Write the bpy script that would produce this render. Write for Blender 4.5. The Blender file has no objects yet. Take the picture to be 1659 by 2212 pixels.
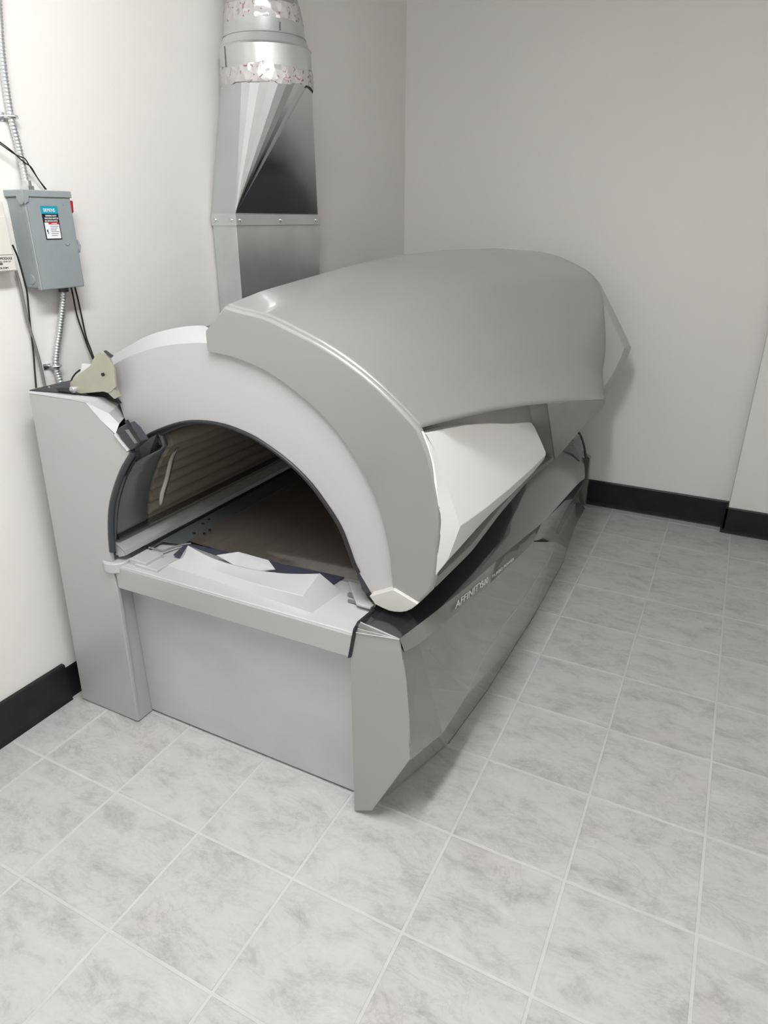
import bpy, bmesh, math, random
from mathutils import Vector, Matrix
random.seed(7)

# ------------------------------------------------------------ scene, camera, world, lights
scene = bpy.context.scene
COL = scene.collection
scene.view_settings.view_transform = 'Standard'
scene.view_settings.look = 'None'
scene.view_settings.gamma = 1.0
scene.view_settings.use_curve_mapping = False
scene.view_settings.exposure = 0.0

cam_data = bpy.data.cameras.new('camera')
cam_data.sensor_fit = 'HORIZONTAL'
cam_data.sensor_width = 36.0
cam_data.lens = 31.45
cam_data.clip_start = 0.02
cam = bpy.data.objects.new('camera', cam_data)
COL.objects.link(cam)
cam.matrix_world = Matrix(((0.891097, -0.181310, 0.416020, 0.433085),
                           (0.453812, 0.354985, -0.817337, -1.249471),
                           (0.000510, 0.917122, 0.398607, 1.514393),
                           (0, 0, 0, 1)))
scene.camera = cam

world = bpy.data.worlds.new('world')
scene.world = world
world.use_nodes = True
world.node_tree.nodes['Background'].inputs[0].default_value = (0.9, 0.93, 1.0, 1)
world.node_tree.nodes['Background'].inputs[1].default_value = 0.3

CEIL = 2.75
# two opal wrap-round ceiling fittings light the room: x, y, emission strength
LIGHTS = [(-0.08, -0.82, 63.0)]

# ------------------------------------------------------------ materials
def srgb(r, g, b):
    def f(c):
        c /= 255.0
        return c / 12.92 if c <= 0.04045 else ((c + 0.055) / 1.055) ** 2.4
    return (f(r), f(g), f(b), 1.0)
def mat(name, col, rough=0.5, metal=0.0, coat=0.0, spec=0.5, alpha=1.0, noise=None, bump=None, coat_rough=0.05):
    m = bpy.data.materials.new(name); m.use_nodes = True
    nt = m.node_tree; b = nt.nodes['Principled BSDF']
    b.inputs['Base Color'].default_value = col
    b.inputs['Roughness'].default_value = rough
    b.inputs['Metallic'].default_value = metal
    b.inputs['Specular IOR Level'].default_value = spec
    b.inputs['Coat Weight'].default_value = coat
    b.inputs['Coat Roughness'].default_value = coat_rough
    b.inputs['Alpha'].default_value = alpha
    tc = nt.nodes.new('ShaderNodeTexCoord')
    if noise:
        sc, amt, stretch = noise
        mp = nt.nodes.new('ShaderNodeMapping'); mp.inputs['Scale'].default_value = stretch
        nt.links.new(tc.outputs['Object'], mp.inputs['Vector'])
        n = nt.nodes.new('ShaderNodeTexNoise'); n.inputs['Scale'].default_value = sc; n.inputs['Detail'].default_value = 5
        nt.links.new(mp.outputs[0], n.inputs['Vector'])
        r = nt.nodes.new('ShaderNodeValToRGB')
        r.color_ramp.elements[0].position = 0.3; r.color_ramp.elements[1].position = 0.7
        r.color_ramp.elements[0].color = tuple(c * (1 - amt) for c in col[:3]) + (1,)
        r.color_ramp.elements[1].color = tuple(min(1, c * (1 + amt)) for c in col[:3]) + (1,)
        nt.links.new(n.outputs['Fac'], r.inputs['Fac'])
        nt.links.new(r.outputs['Color'], b.inputs['Base Color'])
    if bump:
        sc, st = bump
        n = nt.nodes.new('ShaderNodeTexNoise'); n.inputs['Scale'].default_value = sc; n.inputs['Detail'].default_value = 3
        nt.links.new(tc.outputs['Object'], n.inputs['Vector'])
        bp = nt.nodes.new('ShaderNodeBump'); bp.inputs['Strength'].default_value = st; bp.inputs['Distance'].default_value = 0.01
        nt.links.new(n.outputs['Fac'], bp.inputs['Height'])
        nt.links.new(bp.outputs['Normal'], b.inputs['Normal'])
    return m

M = {}
M['wall'] = mat('wall_paint', srgb(230, 228, 224), 0.7, spec=0.3, noise=(1.2, 0.015, (1, 1, 1)), bump=(220, 0.06))
M['ceiling'] = mat('ceiling_paint', srgb(238, 238, 236), 0.8)
M['rubber'] = mat('black_cove_base', srgb(24, 25, 29), 0.42, spec=0.35, noise=(14, 0.35, (1, 1, 1)), bump=(60, 0.08))
M['grout'] = mat('grout', srgb(190, 190, 190), 0.85, noise=(9, 0.05, (1, 1, 1)))
M['silver'] = mat('silver_gloss_plastic', srgb(148, 147, 145), 0.28, metal=0.25, coat=0.6, noise=(2.5, 0.02, (1, 1, 1)), coat_rough=0.06)
M['apron'] = mat('silver_gloss_apron', srgb(128, 127, 125), 0.22, metal=0.35, coat=1.0, coat_rough=0.02)
M['apron_top'] = mat('charcoal_gloss', srgb(40, 41, 44), 0.16, metal=0.2, coat=1.0, coat_rough=0.03)
M['legpanel'] = mat('silver_end_paint', srgb(182, 181, 179), 0.4, metal=0.3)
M['recess_shade'] = mat('silver_recess_shaded', srgb(138, 136, 134), 0.35, metal=0.3, noise=(8, 0.06, (1, 1, 1)))  # darker than the shell: shade of inset, down-facing parts put into the colour
M['leg_silver'] = mat('silver_leg_paint', srgb(164, 163, 160), 0.36, metal=0.35)
M['white'] = mat('white_abs', srgb(178, 177, 178), 0.38)
M['white_gloss'] = mat('white_gloss_abs', srgb(240, 239, 237), 0.3, coat=0.3, noise=(2, 0.02, (1, 1, 1)))
M['deck_white'] = mat('deck_white_abs', srgb(182, 182, 184), 0.36)
M['smoked'] = mat('smoked_liner', srgb(82, 87, 86), 0.3, coat=0.3)
M['strip'] = mat('dull_strip', srgb(118, 116, 110), 0.4)
M['cream'] = mat('cream_abs', srgb(190, 189, 184), 0.4)
M['panel'] = mat('grey_lacquer_panel', srgb(188, 188, 190), 0.38, metal=0.15, noise=(3.0, 0.08, (1, 1, 1.6)))
M['tower'] = mat('grey_lacquer_tower', srgb(176, 177, 178), 0.4, metal=0.15, noise=(1.5, 0.04, (1, 1, 1)))
M['black'] = mat('black_rubber', srgb(26, 27, 30), 0.45)
M['slate'] = mat('dark_slate_plastic', srgb(52, 54, 60), 0.45)
M['navy'] = mat('navy_gasket', srgb(66, 69, 82), 0.3)
M['dark'] = mat('dark_cavity', srgb(18, 18, 20), 0.7)
M['liner'] = mat('grey_green_liner', srgb(118, 123, 122), 0.35)
M['alu'] = mat('anodised_rail', srgb(176, 180, 177), 0.35, metal=0.3)
M['galv'] = mat('galvanised', srgb(205, 208, 211), 0.17, metal=1.0, noise=(5, 0.05, (1, 1, 1)), bump=(14, 0.02))
M['galv_matt'] = mat('galvanised_matt', srgb(206, 209, 209), 0.30, metal=0.78, noise=(9, 0.06, (1, 1, 1)))
M['zinc'] = mat('zinc_plate', srgb(178, 175, 160), 0.42, metal=0.55, noise=(18, 0.06, (1, 1, 1)))
M['chrome'] = mat('bright_steel', srgb(215, 218, 222), 0.15, metal=1.0)
M['boxgrey'] = mat('grey_enamel', srgb(146, 153, 155), 0.42, noise=(10, 0.02, (1, 1, 1)), bump=(300, 0.08))
M['red'] = mat('red_handle', srgb(200, 38, 48), 0.35)
M['creambox'] = mat('cream_enamel', srgb(216, 214, 205), 0.5)
M['lamp'] = mat('lamp_phosphor', srgb(196, 184, 168), 0.3, coat=0.4)
M['wire'] = mat('black_wire', srgb(30, 29, 31), 0.5)
M['greycable'] = mat('grey_cable', srgb(120, 120, 118), 0.55)
M['teal'] = mat('teal_print', srgb(22, 150, 170), 0.5)
M['ink'] = mat('black_print', srgb(18, 18, 22), 0.5)
M['white_print'] = mat('white_print', srgb(232, 234, 236), 0.5)
M['grey_print'] = mat('grey_print', srgb(120, 120, 122), 0.5)
M['red_print'] = mat('red_print', srgb(196, 40, 52), 0.5)
M['silver_text'] = mat('silver_lettering', srgb(222, 222, 218), 0.4)
M['troffer'] = mat('white_enamel', srgb(230, 230, 228), 0.5)
M['acrylic'] = mat('smoked_acrylic', srgb(98, 90, 84), 0.12, alpha=0.62, coat=0.6, noise=(4, 0.15, (3, .4, 3)))
M['shield'] = mat('clear_acrylic', srgb(104, 98, 92), 0.06, alpha=0.42, coat=0.5)

def emit_mat(name, col, s):
    m = bpy.data.materials.new(name); m.use_nodes = True
    b = m.node_tree.nodes['Principled BSDF']
    b.inputs['Base Color'].default_value = col
    b.inputs['Emission Color'].default_value = col
    b.inputs['Emission Strength'].default_value = s
    return m

def tile_material():
    m = bpy.data.materials.new('stone_look_tile'); m.use_nodes = True
    nt = m.node_tree; N = nt.nodes; L = nt.links; b = N['Principled BSDF']
    tc = N.new('ShaderNodeTexCoord'); oi = N.new('ShaderNodeObjectInfo')
    mul = N.new('ShaderNodeMath'); mul.operation = 'MULTIPLY'; mul.inputs[1].default_value = 60
    L.new(oi.outputs['Random'], mul.inputs[0])
    add = N.new('ShaderNodeVectorMath'); add.operation = 'ADD'
    L.new(tc.outputs['Object'], add.inputs[0]); L.new(mul.outputs[0], add.inputs[1])
    mp = N.new('ShaderNodeMapping'); mp.inputs['Scale'].default_value = (0.75, 1.35, 1.0); mp.inputs['Rotation'].default_value = (0, 0, .25)
    L.new(add.outputs[0], mp.inputs['Vector'])
    def noise(sc, det, dist=0.0, rough=.6):
        n = N.new('ShaderNodeTexNoise'); n.inputs['Scale'].default_value = sc; n.inputs['Detail'].default_value = det
        n.inputs['Distortion'].default_value = dist; n.inputs['Roughness'].default_value = rough
        L.new(mp.outputs[0], n.inputs['Vector']); return n
    def ramp(src, stops):
        r = N.new('ShaderNodeValToRGB')
        els = r.color_ramp.elements
        els[0].position, els[0].color = stops[0]
        els[1].position, els[1].color = stops[-1]
        for p, c in stops[1:-1]:
            e = els.new(p); e.color = c
        L.new(src.outputs['Fac'], r.inputs['Fac']); return r
    n1 = noise(10.5, 10, .3, .78); n2 = noise(2.6, 3, .8); n3 = noise(7, 8, 1.0, .7)
    base = ramp(n1, [(0.26, srgb(150, 149, 148)), (0.5, srgb(184, 184, 183)), (0.72, srgb(194, 194, 193))])
    pink = ramp(n2, [(0.45, (1, 1, 1, 1)), (0.7, (0.95, 0.925, 0.915, 1))])
    vein = ramp(n3, [(0.47, (1, 1, 1, 1)), (0.5, (0.87, 0.86, 0.855, 1)), (0.53, (1, 1, 1, 1))])
    v2 = ramp(n2, [(0.35, (0, 0, 0, 1)), (0.6, (1, 1, 1, 1))])
    def mixc(a, bb, fac=1.0, facsrc=None):
        x = N.new('ShaderNodeMix'); x.data_type = 'RGBA'; x.blend_type = 'MULTIPLY'
        x.inputs[0].default_value = fac
        if facsrc: L.new(facsrc.outputs['Color'], x.inputs[0])
        L.new(a, x.inputs[6]); L.new(bb, x.inputs[7]); return x
    a = mixc(base.outputs['Color'], pink.outputs['Color'])
    c = mixc(a.outputs[2], vein.outputs['Color'], facsrc=v2)
    L.new(c.outputs[2], b.inputs['Base Color'])
    b.inputs['Roughness'].default_value = 0.5
    b.inputs['Specular IOR Level'].default_value = 0.35
    bp = N.new('ShaderNodeBump'); bp.inputs['Strength'].default_value = .05; bp.inputs['Distance'].default_value = .01
    L.new(n1.outputs['Fac'], bp.inputs['Height']); L.new(bp.outputs['Normal'], b.inputs['Normal'])
    return m
M['tile'] = tile_material()

def tape_material():
    m = bpy.data.materials.new('foil_tape'); m.use_nodes = True
    nt = m.node_tree; N = nt.nodes; L = nt.links; b = N['Principled BSDF']
    tc = N.new('ShaderNodeTexCoord')
    n = N.new('ShaderNodeTexNoise'); n.inputs['Scale'].default_value = 44; n.inputs['Detail'].default_value = 3; n.inputs['Distortion'].default_value = 1.2
    L.new(tc.outputs['Object'], n.inputs['Vector'])
    r = N.new('ShaderNodeValToRGB'); r.color_ramp.elements[0].position = .6; r.color_ramp.elements[1].position = .66
    r.color_ramp.elements[0].color = srgb(205, 202, 202); r.color_ramp.elements[1].color = srgb(158, 118, 117)
    L.new(n.outputs['Fac'], r.inputs['Fac']); L.new(r.outputs['Color'], b.inputs['Base Color'])
    b.inputs['Metallic'].default_value = .55; b.inputs['Roughness'].default_value = .36
    w = N.new('ShaderNodeTexVoronoi'); w.inputs['Scale'].default_value = 34
    L.new(tc.outputs['Object'], w.inputs['Vector'])
    bp = N.new('ShaderNodeBump'); bp.inputs['Strength'].default_value = .5; bp.inputs['Distance'].default_value = .01
    L.new(w.outputs['Distance'], bp.inputs['Height']); L.new(bp.outputs['Normal'], b.inputs['Normal'])
    return m
M['tape'] = tape_material()

# ------------------------------------------------------------ object helpers
def tag(o, label=None, cat=None, group=None, kind=None):
    if label: o['label'] = label
    if cat: o['category'] = cat
    if group: o['group'] = group
    if kind: o['kind'] = kind
    return o
def empty(name, loc, label, cat, group=None):
    o = bpy.data.objects.new(name, None); o.empty_display_size = 0.1
    o.location = loc; COL.objects.link(o)
    return tag(o, label, cat, group)
def link(name, me, material, parent):
    if material is not None: me.materials.append(M[material])
    o = bpy.data.objects.new(name, me); COL.objects.link(o)
    if parent is not None:
        o.parent = parent
        if parent.type == 'EMPTY':
            o.location = -parent.location
    return o
def finish(bm, name, material, parent=None, smooth=False, bevel=0.0, seg=2, solid=0.0, angle=32, off=1.0, flip=None):
    bmesh.ops.remove_doubles(bm, verts=bm.verts, dist=1e-5)
    if flip is None: bmesh.ops.recalc_face_normals(bm, faces=bm.faces)
    me = bpy.data.meshes.new(name); bm.to_mesh(me); bm.free()
    if smooth:
        for p in me.polygons: p.use_smooth = True
        me.set_sharp_from_angle(angle=math.radians(angle))
    o = link(name, me, material, parent)
    if solid:
        s = o.modifiers.new('solidify', 'SOLIDIFY'); s.thickness = solid; s.offset = off
    if bevel:
        b = o.modifiers.new('bevel', 'BEVEL'); b.width = bevel; b.segments = seg; b.limit_method = 'ANGLE'; b.angle_limit = math.radians(angle)
        b.harden_normals = smooth
    return o
def new_mesh(verts, faces):
    bm = bmesh.new()
    vs = [bm.verts.new(v) for v in verts]
    for f in faces:
        try: bm.faces.new([vs[i] for i in f])
        except ValueError: pass
    return bm
def poly(name, verts, faces, material, parent=None, **k):
    return finish(new_mesh(verts, faces), name, material, parent, **k)
def grid_bm(rows, close=False):
    n = len(rows[0]); vs = [v for r in rows for v in r]; fs = []
    for j in range(len(rows) - 1):
        for i in range(n - 1 + (1 if close else 0)):
            i2 = (i + 1) % n
            fs.append((j * n + i, j * n + i2, (j + 1) * n + i2, (j + 1) * n + i))
    return new_mesh(vs, fs)
def grid(name, rows, material, parent=None, close=False, **k):
    k.setdefault('smooth', True)
    return finish(grid_bm(rows, close), name, material, parent, **k)
def box_bm(bm, x0, x1, y0, y1, z0, z1):
    v = [bm.verts.new((x, y, z)) for x in (x0, x1) for y in (y0, y1) for z in (z0, z1)]
    for f in ((0, 1, 3, 2), (4, 6, 7, 5), (0, 4, 5, 1), (2, 3, 7, 6), (0, 2, 6, 4), (1, 5, 7, 3)):
        bm.faces.new([v[i] for i in f])
def box(name, x0, x1, y0, y1, z0, z1, material, parent=None, **k):
    bm = bmesh.new(); box_bm(bm, x0, x1, y0, y1, z0, z1)
    return finish(bm, name, material, parent, **k)
def prism(name, pts, vec, material, parent=None, **k):
    """closed outline pushed along vec"""
    n = len(pts)
    vs = [tuple(p) for p in pts] + [tuple(p[i] + vec[i] for i in range(3)) for p in pts]
    fs = [tuple(range(n)), tuple(range(2 * n - 1, n - 1, -1))] + [(i, (i + 1) % n, n + (i + 1) % n, n + i) for i in range(n)]
    return poly(name, vs, fs, material, parent, **k)
def tube_bm(bm, path, r, n=10, caps=True, radii=None):
    path = [Vector(p) for p in path]; rings = []
    t0 = (path[1] - path[0]).normalized()
    ref = Vector((0, 0, 1)) if abs(t0.z) < .9 else Vector((1, 0, 0))
    u = t0.cross(ref).normalized()
    for i, p in enumerate(path):
        t = (path[min(i + 1, len(path) - 1)] - path[max(i - 1, 0)]).normalized()
        u = (u - t * u.dot(t)).normalized(); w = t.cross(u)
        rr = radii[i] if radii else r
        rings.append([bm.verts.new(p + (u * math.cos(a) + w * math.sin(a)) * rr) for a in [2 * math.pi * k / n for k in range(n)]])
    for a, b in zip(rings, rings[1:]):
        for k in range(n):
            bm.faces.new((a[k], a[(k + 1) % n], b[(k + 1) % n], b[k]))
    if caps:
        bm.faces.new(rings[0][::-1]); bm.faces.new(rings[-1])
def tube(name, path, r, material, parent=None, n=10, radii=None, smooth=True):
    bm = bmesh.new(); tube_bm(bm, path, r, n, True, radii)
    return finish(bm, name, material, parent, smooth=smooth, angle=50)
def cyl(name, c, axis, r, h, material, parent=None, n=16, **k):
    a = Vector(axis).normalized() * (h / 2)
    bm = bmesh.new(); tube_bm(bm, [Vector(c) - a, Vector(c) + a], r, n)
    return finish(bm, name, material, parent, smooth=True, angle=40, **k)
def text(name, body, origin, xdir, ydir, size, material, parent, squash=1.0, shear=0.0, depth=0.0004):
    """raised lettering; origin = left end of the base line"""
    c = bpy.data.curves.new(name, 'FONT'); c.body = body; c.size = size; c.extrude = depth; c.shear = shear
    t = bpy.data.objects.new(name, c); COL.objects.link(t)
    dg = bpy.context.evaluated_depsgraph_get()
    me = bpy.data.meshes.new_from_object(t.evaluated_get(dg))
    bpy.data.objects.remove(t); bpy.data.curves.remove(c)
    x = Vector(xdir).normalized(); y = Vector(ydir); y = (y - x * y.dot(x)).normalized(); z = x.cross(y)
    m = Matrix((x * squash, y, z)).transposed().to_4x4(); m.translation = Vector(origin)
    me.transform(m)
    me.materials.clear()
    return link(name, me, material, parent)

# ---- plain geometry of the canopy skin (metres) ----
def lerp(a, b, t):
    return tuple(p + (q - p) * t for p, q in zip(a, b))
def resample(pts, n):
    d = [0.0]
    for a, b in zip(pts, pts[1:]):
        d.append(d[-1] + math.dist(a, b))
    out = []
    for i in range(n):
        s = d[-1] * i / (n - 1)
        k = 0
        while k < len(pts) - 2 and d[k + 1] < s:
            k += 1
        w = (s - d[k]) / max(d[k + 1] - d[k], 1e-9)
        out.append(lerp(pts[k], pts[k + 1], min(max(w, 0), 1)))
    return out
def smooth_poly(pts, n):
    """Catmull-Rom through the points, then evenly resampled."""
    P = [lerp(pts[0], pts[1], -1.0)] + list(pts) + [lerp(pts[-1], pts[-2], -1.0)]
    out = []
    for i in range(1, len(P) - 2):
        for k in range(8):
            t = k / 8.0
            out.append(tuple(0.5 * (2 * b + (c - a) * t + (2 * a - 5 * b + 4 * c - d) * t * t + (3 * b - a - 3 * c + d) * t ** 3)
                             for a, b, c, d in zip(P[i - 1], P[i], P[i + 1], P[i + 2])))
    out.append(tuple(pts[-1]))
    return resample(out, n)
def interp(tab, x):
    if x <= tab[0][0]: return tab[0][1]
    for (a, p), (b, q) in zip(tab, tab[1:]):
        if x <= b:
            return p + (q - p) * (x - a) / (b - a)
    return tab[-1][1]
YF, YR = 0.03, 2.10
SHELL_FRONT = [(-0.6357, 0.0300, 1.3313), (-0.5898, 0.0300, 1.3237), (-0.5237, 0.0300, 1.3138), (-0.4493, 0.0300, 1.2890), (-0.3775, 0.0300, 1.2624), (-0.3070, 0.0300, 1.2287), (-0.2383, 0.0300, 1.1865), (-0.1706, 0.0300, 1.1344), (-0.1371, 0.0300, 1.1045)]
SHELL_REAR = [(-0.62, 2.10, 1.365), (-0.5528, 2.1000, 1.3832), (-0.4185, 2.1000, 1.3755), (-0.2958, 2.1000, 1.3378), (-0.1925, 2.1000, 1.2843), (-0.1543, 2.1000, 1.2290), (-0.1305, 2.1000, 1.1728), (-0.1018, 2.1000, 1.0302), (-0.0913, 2.1000, 0.9321), (-0.0908, 2.1000, 0.8441), (-0.0649, 2.0700, 0.7181)]
NS = 49
PF = smooth_poly(SHELL_FRONT, NS)
PR = smooth_poly(SHELL_REAR, NS)
CREST = [(.03, PF[0][2]), (.176, 1.353), (.39, 1.371), (.63, 1.39), (.92, 1.406), (1.28, 1.406), (1.76, 1.392), (2.1, PR[0][2])]
KNEE = [PF[-1], (-0.1050, 0.2215, 1.0861), (-0.0850, 0.3737, 1.0684), (-0.0650, 0.6042, 1.0299), (-0.0520, 0.8279, 0.9874), (-0.0500, 1.1485, 0.9217), (-0.0550, 1.5223, 0.8393), PR[-1]]
def knee_at(y):
    xs = [(p[1], p[0]) for p in KNEE]; zs = [(p[1], p[2]) for p in KNEE]
    return interp(xs, y), interp(zs, y)
def crest_at(y):
    return interp(CREST, y)
def skin(y, i):
    """point i (0..NS-1) of the canopy section at distance y along the bed"""
    t = (y - YF) / (YR - YF)
    a = lerp(PF[i], PR[i], t)
    s = i / (NS - 1)
    cz = crest_at(y) - lerp(PF[0], PR[0], t)[2]
    kx, kz = knee_at(y)
    e = lerp(PF[-1], PR[-1], t)
    dx = (kx - e[0]) * s ** 2
    dz = cz * (1 - s) + (kz - e[2]) * s
    # faint pressed crease running from the foot corner forwards and up
    yc = 1.05 + 0.95 * s
    k = max(0.0, y - yc)
    x = a[0] + dx - 0.03 * k * (s > .3) * min(1, (s - .3) * 3) * (YR - y)
    return (x, y, a[2] + dz)
SIDE_FRONT = [(-0.1371, 0.0300, 1.1045), (-0.1164, 0.0300, 1.0637), (-0.1008, 0.0300, 1.0194), (-0.0917, 0.0300, 0.9777), (-0.0822, 0.0300, 0.9263), (-0.0787, 0.0300, 0.8724), (-0.0816, 0.0300, 0.8000), (-0.0866, 0.0300, 0.7404), (-0.0896, 0.0300, 0.7147)]
NR = 15
SF = smooth_poly(SIDE_FRONT, NR)
SKNEE = [KNEE[0], KNEE[1], KNEE[2], KNEE[3], KNEE[4]]
SBOT = [SF[-1], (-0.1150, 0.3743, 0.6562), (-0.1100, 0.6088, 0.6815), (-0.1150, 0.9476, 0.6780), (-0.1200, 1.3509, 0.6288)]
def side(t, r):
    """canopy flank below the knee; t along the bed 0..1, r down 0..1"""
    K = resample(SKNEE, 41); B = resample(SBOT, 41)
    f = t * 40; i = min(int(f), 39)
    a = lerp(K[i], K[i + 1], f - i); b = lerp(B[i], B[i + 1], f - i)
    p = lerp(a, b, r)
    g = r * (NR - 1); j = min(int(g), NR - 2)
    q = lerp(SF[j], SF[j + 1], g - j); q0 = lerp(SF[0], SF[-1], r)
    w = (1 - t) ** 2
    return tuple(p[k] + (q[k] - q0[k]) * w for k in range(3))


# ------------------------------------------------------------ the room
WXN, WXF = -1.386, -1.352            # left wall leans in slightly towards the far corner
YB = 2.51; YN = -2.4; XR = 1.45; PY0 = 2.44; PX0 = 0.575
def wall_x(y): return WXN + (WXF - WXN) * (y - 0.0) / (YB - 0.0)
tag(prism('wall_left', [(wall_x(YN), YN, 0), (wall_x(YB), YB, 0), (wall_x(YB), YB, CEIL), (wall_x(YN), YN, CEIL)], (-0.1, 0, 0), 'wall'), kind='structure')
tag(box('wall_back', WXF - 0.1, PX0, YB, YB + 0.1, 0, CEIL, 'wall'), kind='structure')
tag(box('wall_pilaster', PX0, XR, PY0, YB + 0.1, 0, CEIL, 'wall', bevel=0.004), kind='structure')
tag(box('wall_right', XR, XR + 0.1, YN - 0.1, YB + 0.1, 0, CEIL, 'wall'), kind='structure')
tag(box('wall_front', WXN - 0.1, XR, YN - 0.1, YN, 0, CEIL, 'wall'), kind='structure')
tag(box('ceiling', -1.5, XR + 0.1, YN - 0.1, YB + 0.1, CEIL, CEIL + 0.08, 'ceiling'), kind='structure')
floor = tag(box('floor', -1.5, XR + 0.1, YN - 0.1, YB + 0.1, -0.08, -0.0012, 'grout'), kind='structure')

def baseboard(name, x0, y0, x1, y1, th, h, nx, ny):
    """cove base strip from (x0,y0) to (x1,y1); (nx,ny) points into the room"""
    prof = [(0, 0), (th + .004, 0), (th + .002, .006), (th, .02), (th, h - .006), (th - .003, h), (0, h)]
    rows = []
    for (x, y) in ((x0, y0), (x1, y1)):
        rows.append([(x + nx * d, y + ny * d, z) for d, z in prof])
    bm = grid_bm(rows, close=True)
    bm.verts.ensure_lookup_table(); n = len(prof)
    bm.faces.new([bm.verts[i] for i in range(n)]); bm.faces.new([bm.verts[n + i] for i in range(n)][::-1])
    return tag(finish(bm, name, 'rubber'), kind='structure')
baseboard('baseboard_left', wall_x(YN), YN, wall_x(-.074), -0.074, 0.017, 0.142, 1, 0)
baseboard('baseboard_left_end', wall_x(-.074), -0.074, wall_x(.03), .03, 0.004, 0.118, 1, 0)
baseboard('baseboard_back', -0.152, YB, PX0, YB, 0.011, 0.15, 0, -1)
baseboard('baseboard_pilaster', PX0 - 0.011, PY0, XR, PY0, 0.011, 0.142, 0, -1)
baseboard('baseboard_pilaster_return', PX0, PY0 - .011, PX0, YB - .011, 0.013, 0.142, -1, 0)

T = 0.3048; G = 0.0034
xs = [WXN + .002] + [i * T for i in range(-4, 5)] + [XR - .002]
ys = [YN + .002] + [j * T for j in range(-7, 9)] + [YB - .002]
cache = {}
for i in range(len(xs) - 1):
    for j in range(len(ys) - 1):
        w, d = xs[i + 1] - xs[i], ys[j + 1] - ys[j]
        g0 = G
        key = (round(w, 3), round(d, 3))
        if key not in cache:
            bm = bmesh.new(); a, b_, e = w / 2 - g0, d / 2 - g0, 0.0016
            lo = [bm.verts.new((sx * a, sy * b_, -0.0014)) for sx, sy in ((-1, -1), (1, -1), (1, 1), (-1, 1))]
            hi = [bm.verts.new((sx * (a - e), sy * (b_ - e), 0)) for sx, sy in ((-1, -1), (1, -1), (1, 1), (-1, 1))]
            bm.faces.new(hi)
            for k in range(4): bm.faces.new((lo[k], lo[(k + 1) % 4], hi[(k + 1) % 4], hi[k]))
            me = bpy.data.meshes.new('tile'); bm.to_mesh(me); bm.free(); me.materials.append(M['tile'])
            cache[key] = me
        o = bpy.data.objects.new('tile', cache[key]); COL.objects.link(o); o.parent = floor
        o.location = ((xs[i] + xs[i + 1]) / 2, (ys[j] + ys[j + 1]) / 2, random.uniform(-.0002, 0.0001))

for k, (lx, ly, lp) in enumerate(LIGHTS):
    t = empty('ceiling_light', (lx, ly, CEIL), ['long opal ceiling light over the open floor in front of the tanning bed', 'long opal ceiling light over the tiles well to the right of the tanning bed'][k], 'ceiling light')
    M['lit'] = emit_mat('lit_opal', (0.985, 0.993, 1.0, 1), lp)
    rows_ = []
    for yy, sc in ((-.64, .02), (-.64, .55), (-.63, .85), (-.60, 1.0), (.60, 1.0), (.63, .85), (.64, .55), (.64, .02)):
        rows_.append([(lx + .095 * sc * math.cos(math.pi * q / 16), ly + yy, CEIL - .03 - .095 * sc * math.sin(math.pi * q / 16)) for q in range(17)])
    grid('opal_diffuser', rows_, 'lit', t)
    box('backplate', lx - .10, lx + .10, ly - .655, ly + .655, CEIL - .032, CEIL, 'troffer', t, bevel=.004)

# ------------------------------------------------------------ tanning bed
bed = empty('tanning_bed', (-0.66, 1.2, 0), 'large silver and white tanning bed with its curved canopy closed, along the left wall', 'tanning bed')

# --- side tower with rear housing
arc_out = smooth_poly([(-0.9191, -0.0600, 0.9533), (-0.9598, -0.0600, 0.9034), (-0.9965, -0.0600, 0.8529), (-1.0284, -0.0600, 0.7932), (-1.0489, -0.0600, 0.7382), (-1.0604, -0.0600, 0.6834), (-1.0656, -0.0600, 0.6317)], 18)
tw_left_top = (-1.2770, -0.0600, 1.0753)
tower_pts = [tw_left_top, (-1.1057, -0.0600, 1.0765), (-1.0522, -0.0600, 1.0739), (-0.9272, -0.0600, 0.9623)] + arc_out + [(-1.0662, -0.0600, 0.5707), (-1.0632, -0.0600, 0.4804), (-1.078, -.06, 0.004), (-1.336, -.06, 0.004)]
tower = prism('side_tower', tower_pts, (0, 0.014, 0), 'tower', bed, bevel=0.003)
box('tower_side', -1.092, -1.079, -.052, .02, .004, .515, 'tower', bed)
# housing running back behind the canopy
prism('rear_housing', [(-1.295, 0.05, 0.01), (-1.295, .05, 1.03), (-1.12, .04, 1.02), (-1.12, .04, .60), (-1.09, .04, .5), (-1.09, .04, 0.01)], (0, 2.36, 0), 'slate', bed, bevel=0.004)
# moulded top trim: from the front edge back to the black slot plate
front_edge = [(-1.2770, -0.0600, 1.0753), (-1.1057, -0.0600, 1.0765), (-1.0522, -0.0600, 1.0739), (-1.0043, -0.0600, 1.0311), (-0.9607, -0.0600, 1.0005)]
mid_edge = [(-1.2833, -0.0550, 1.0761), (-1.1298, -0.0400, 1.0757), (-1.0709, -0.0200, 1.0639), (-1.0097, -0.0300, 1.0406), (-0.9645, -0.0400, 1.0199)]
back_edge = [(-1.3020, -0.0400, 1.0736), (-1.1831, 0.0000, 1.0688), (-1.0969, 0.0300, 1.0640), (-1.0667, 0.0600, 1.0411), (-1.0457, 0.0500, 1.0062)]
def off(ps, v): return [tuple(a + b for a, b in zip(p, v)) for p in ps]
grid('tower_trim', [off(front_edge, (0, -.001, 0)), off(mid_edge, (0, 0, .003)), back_edge, off(back_edge, (0.03, .07, -.02))], 'deck_white', bed, smooth=False)
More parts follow.
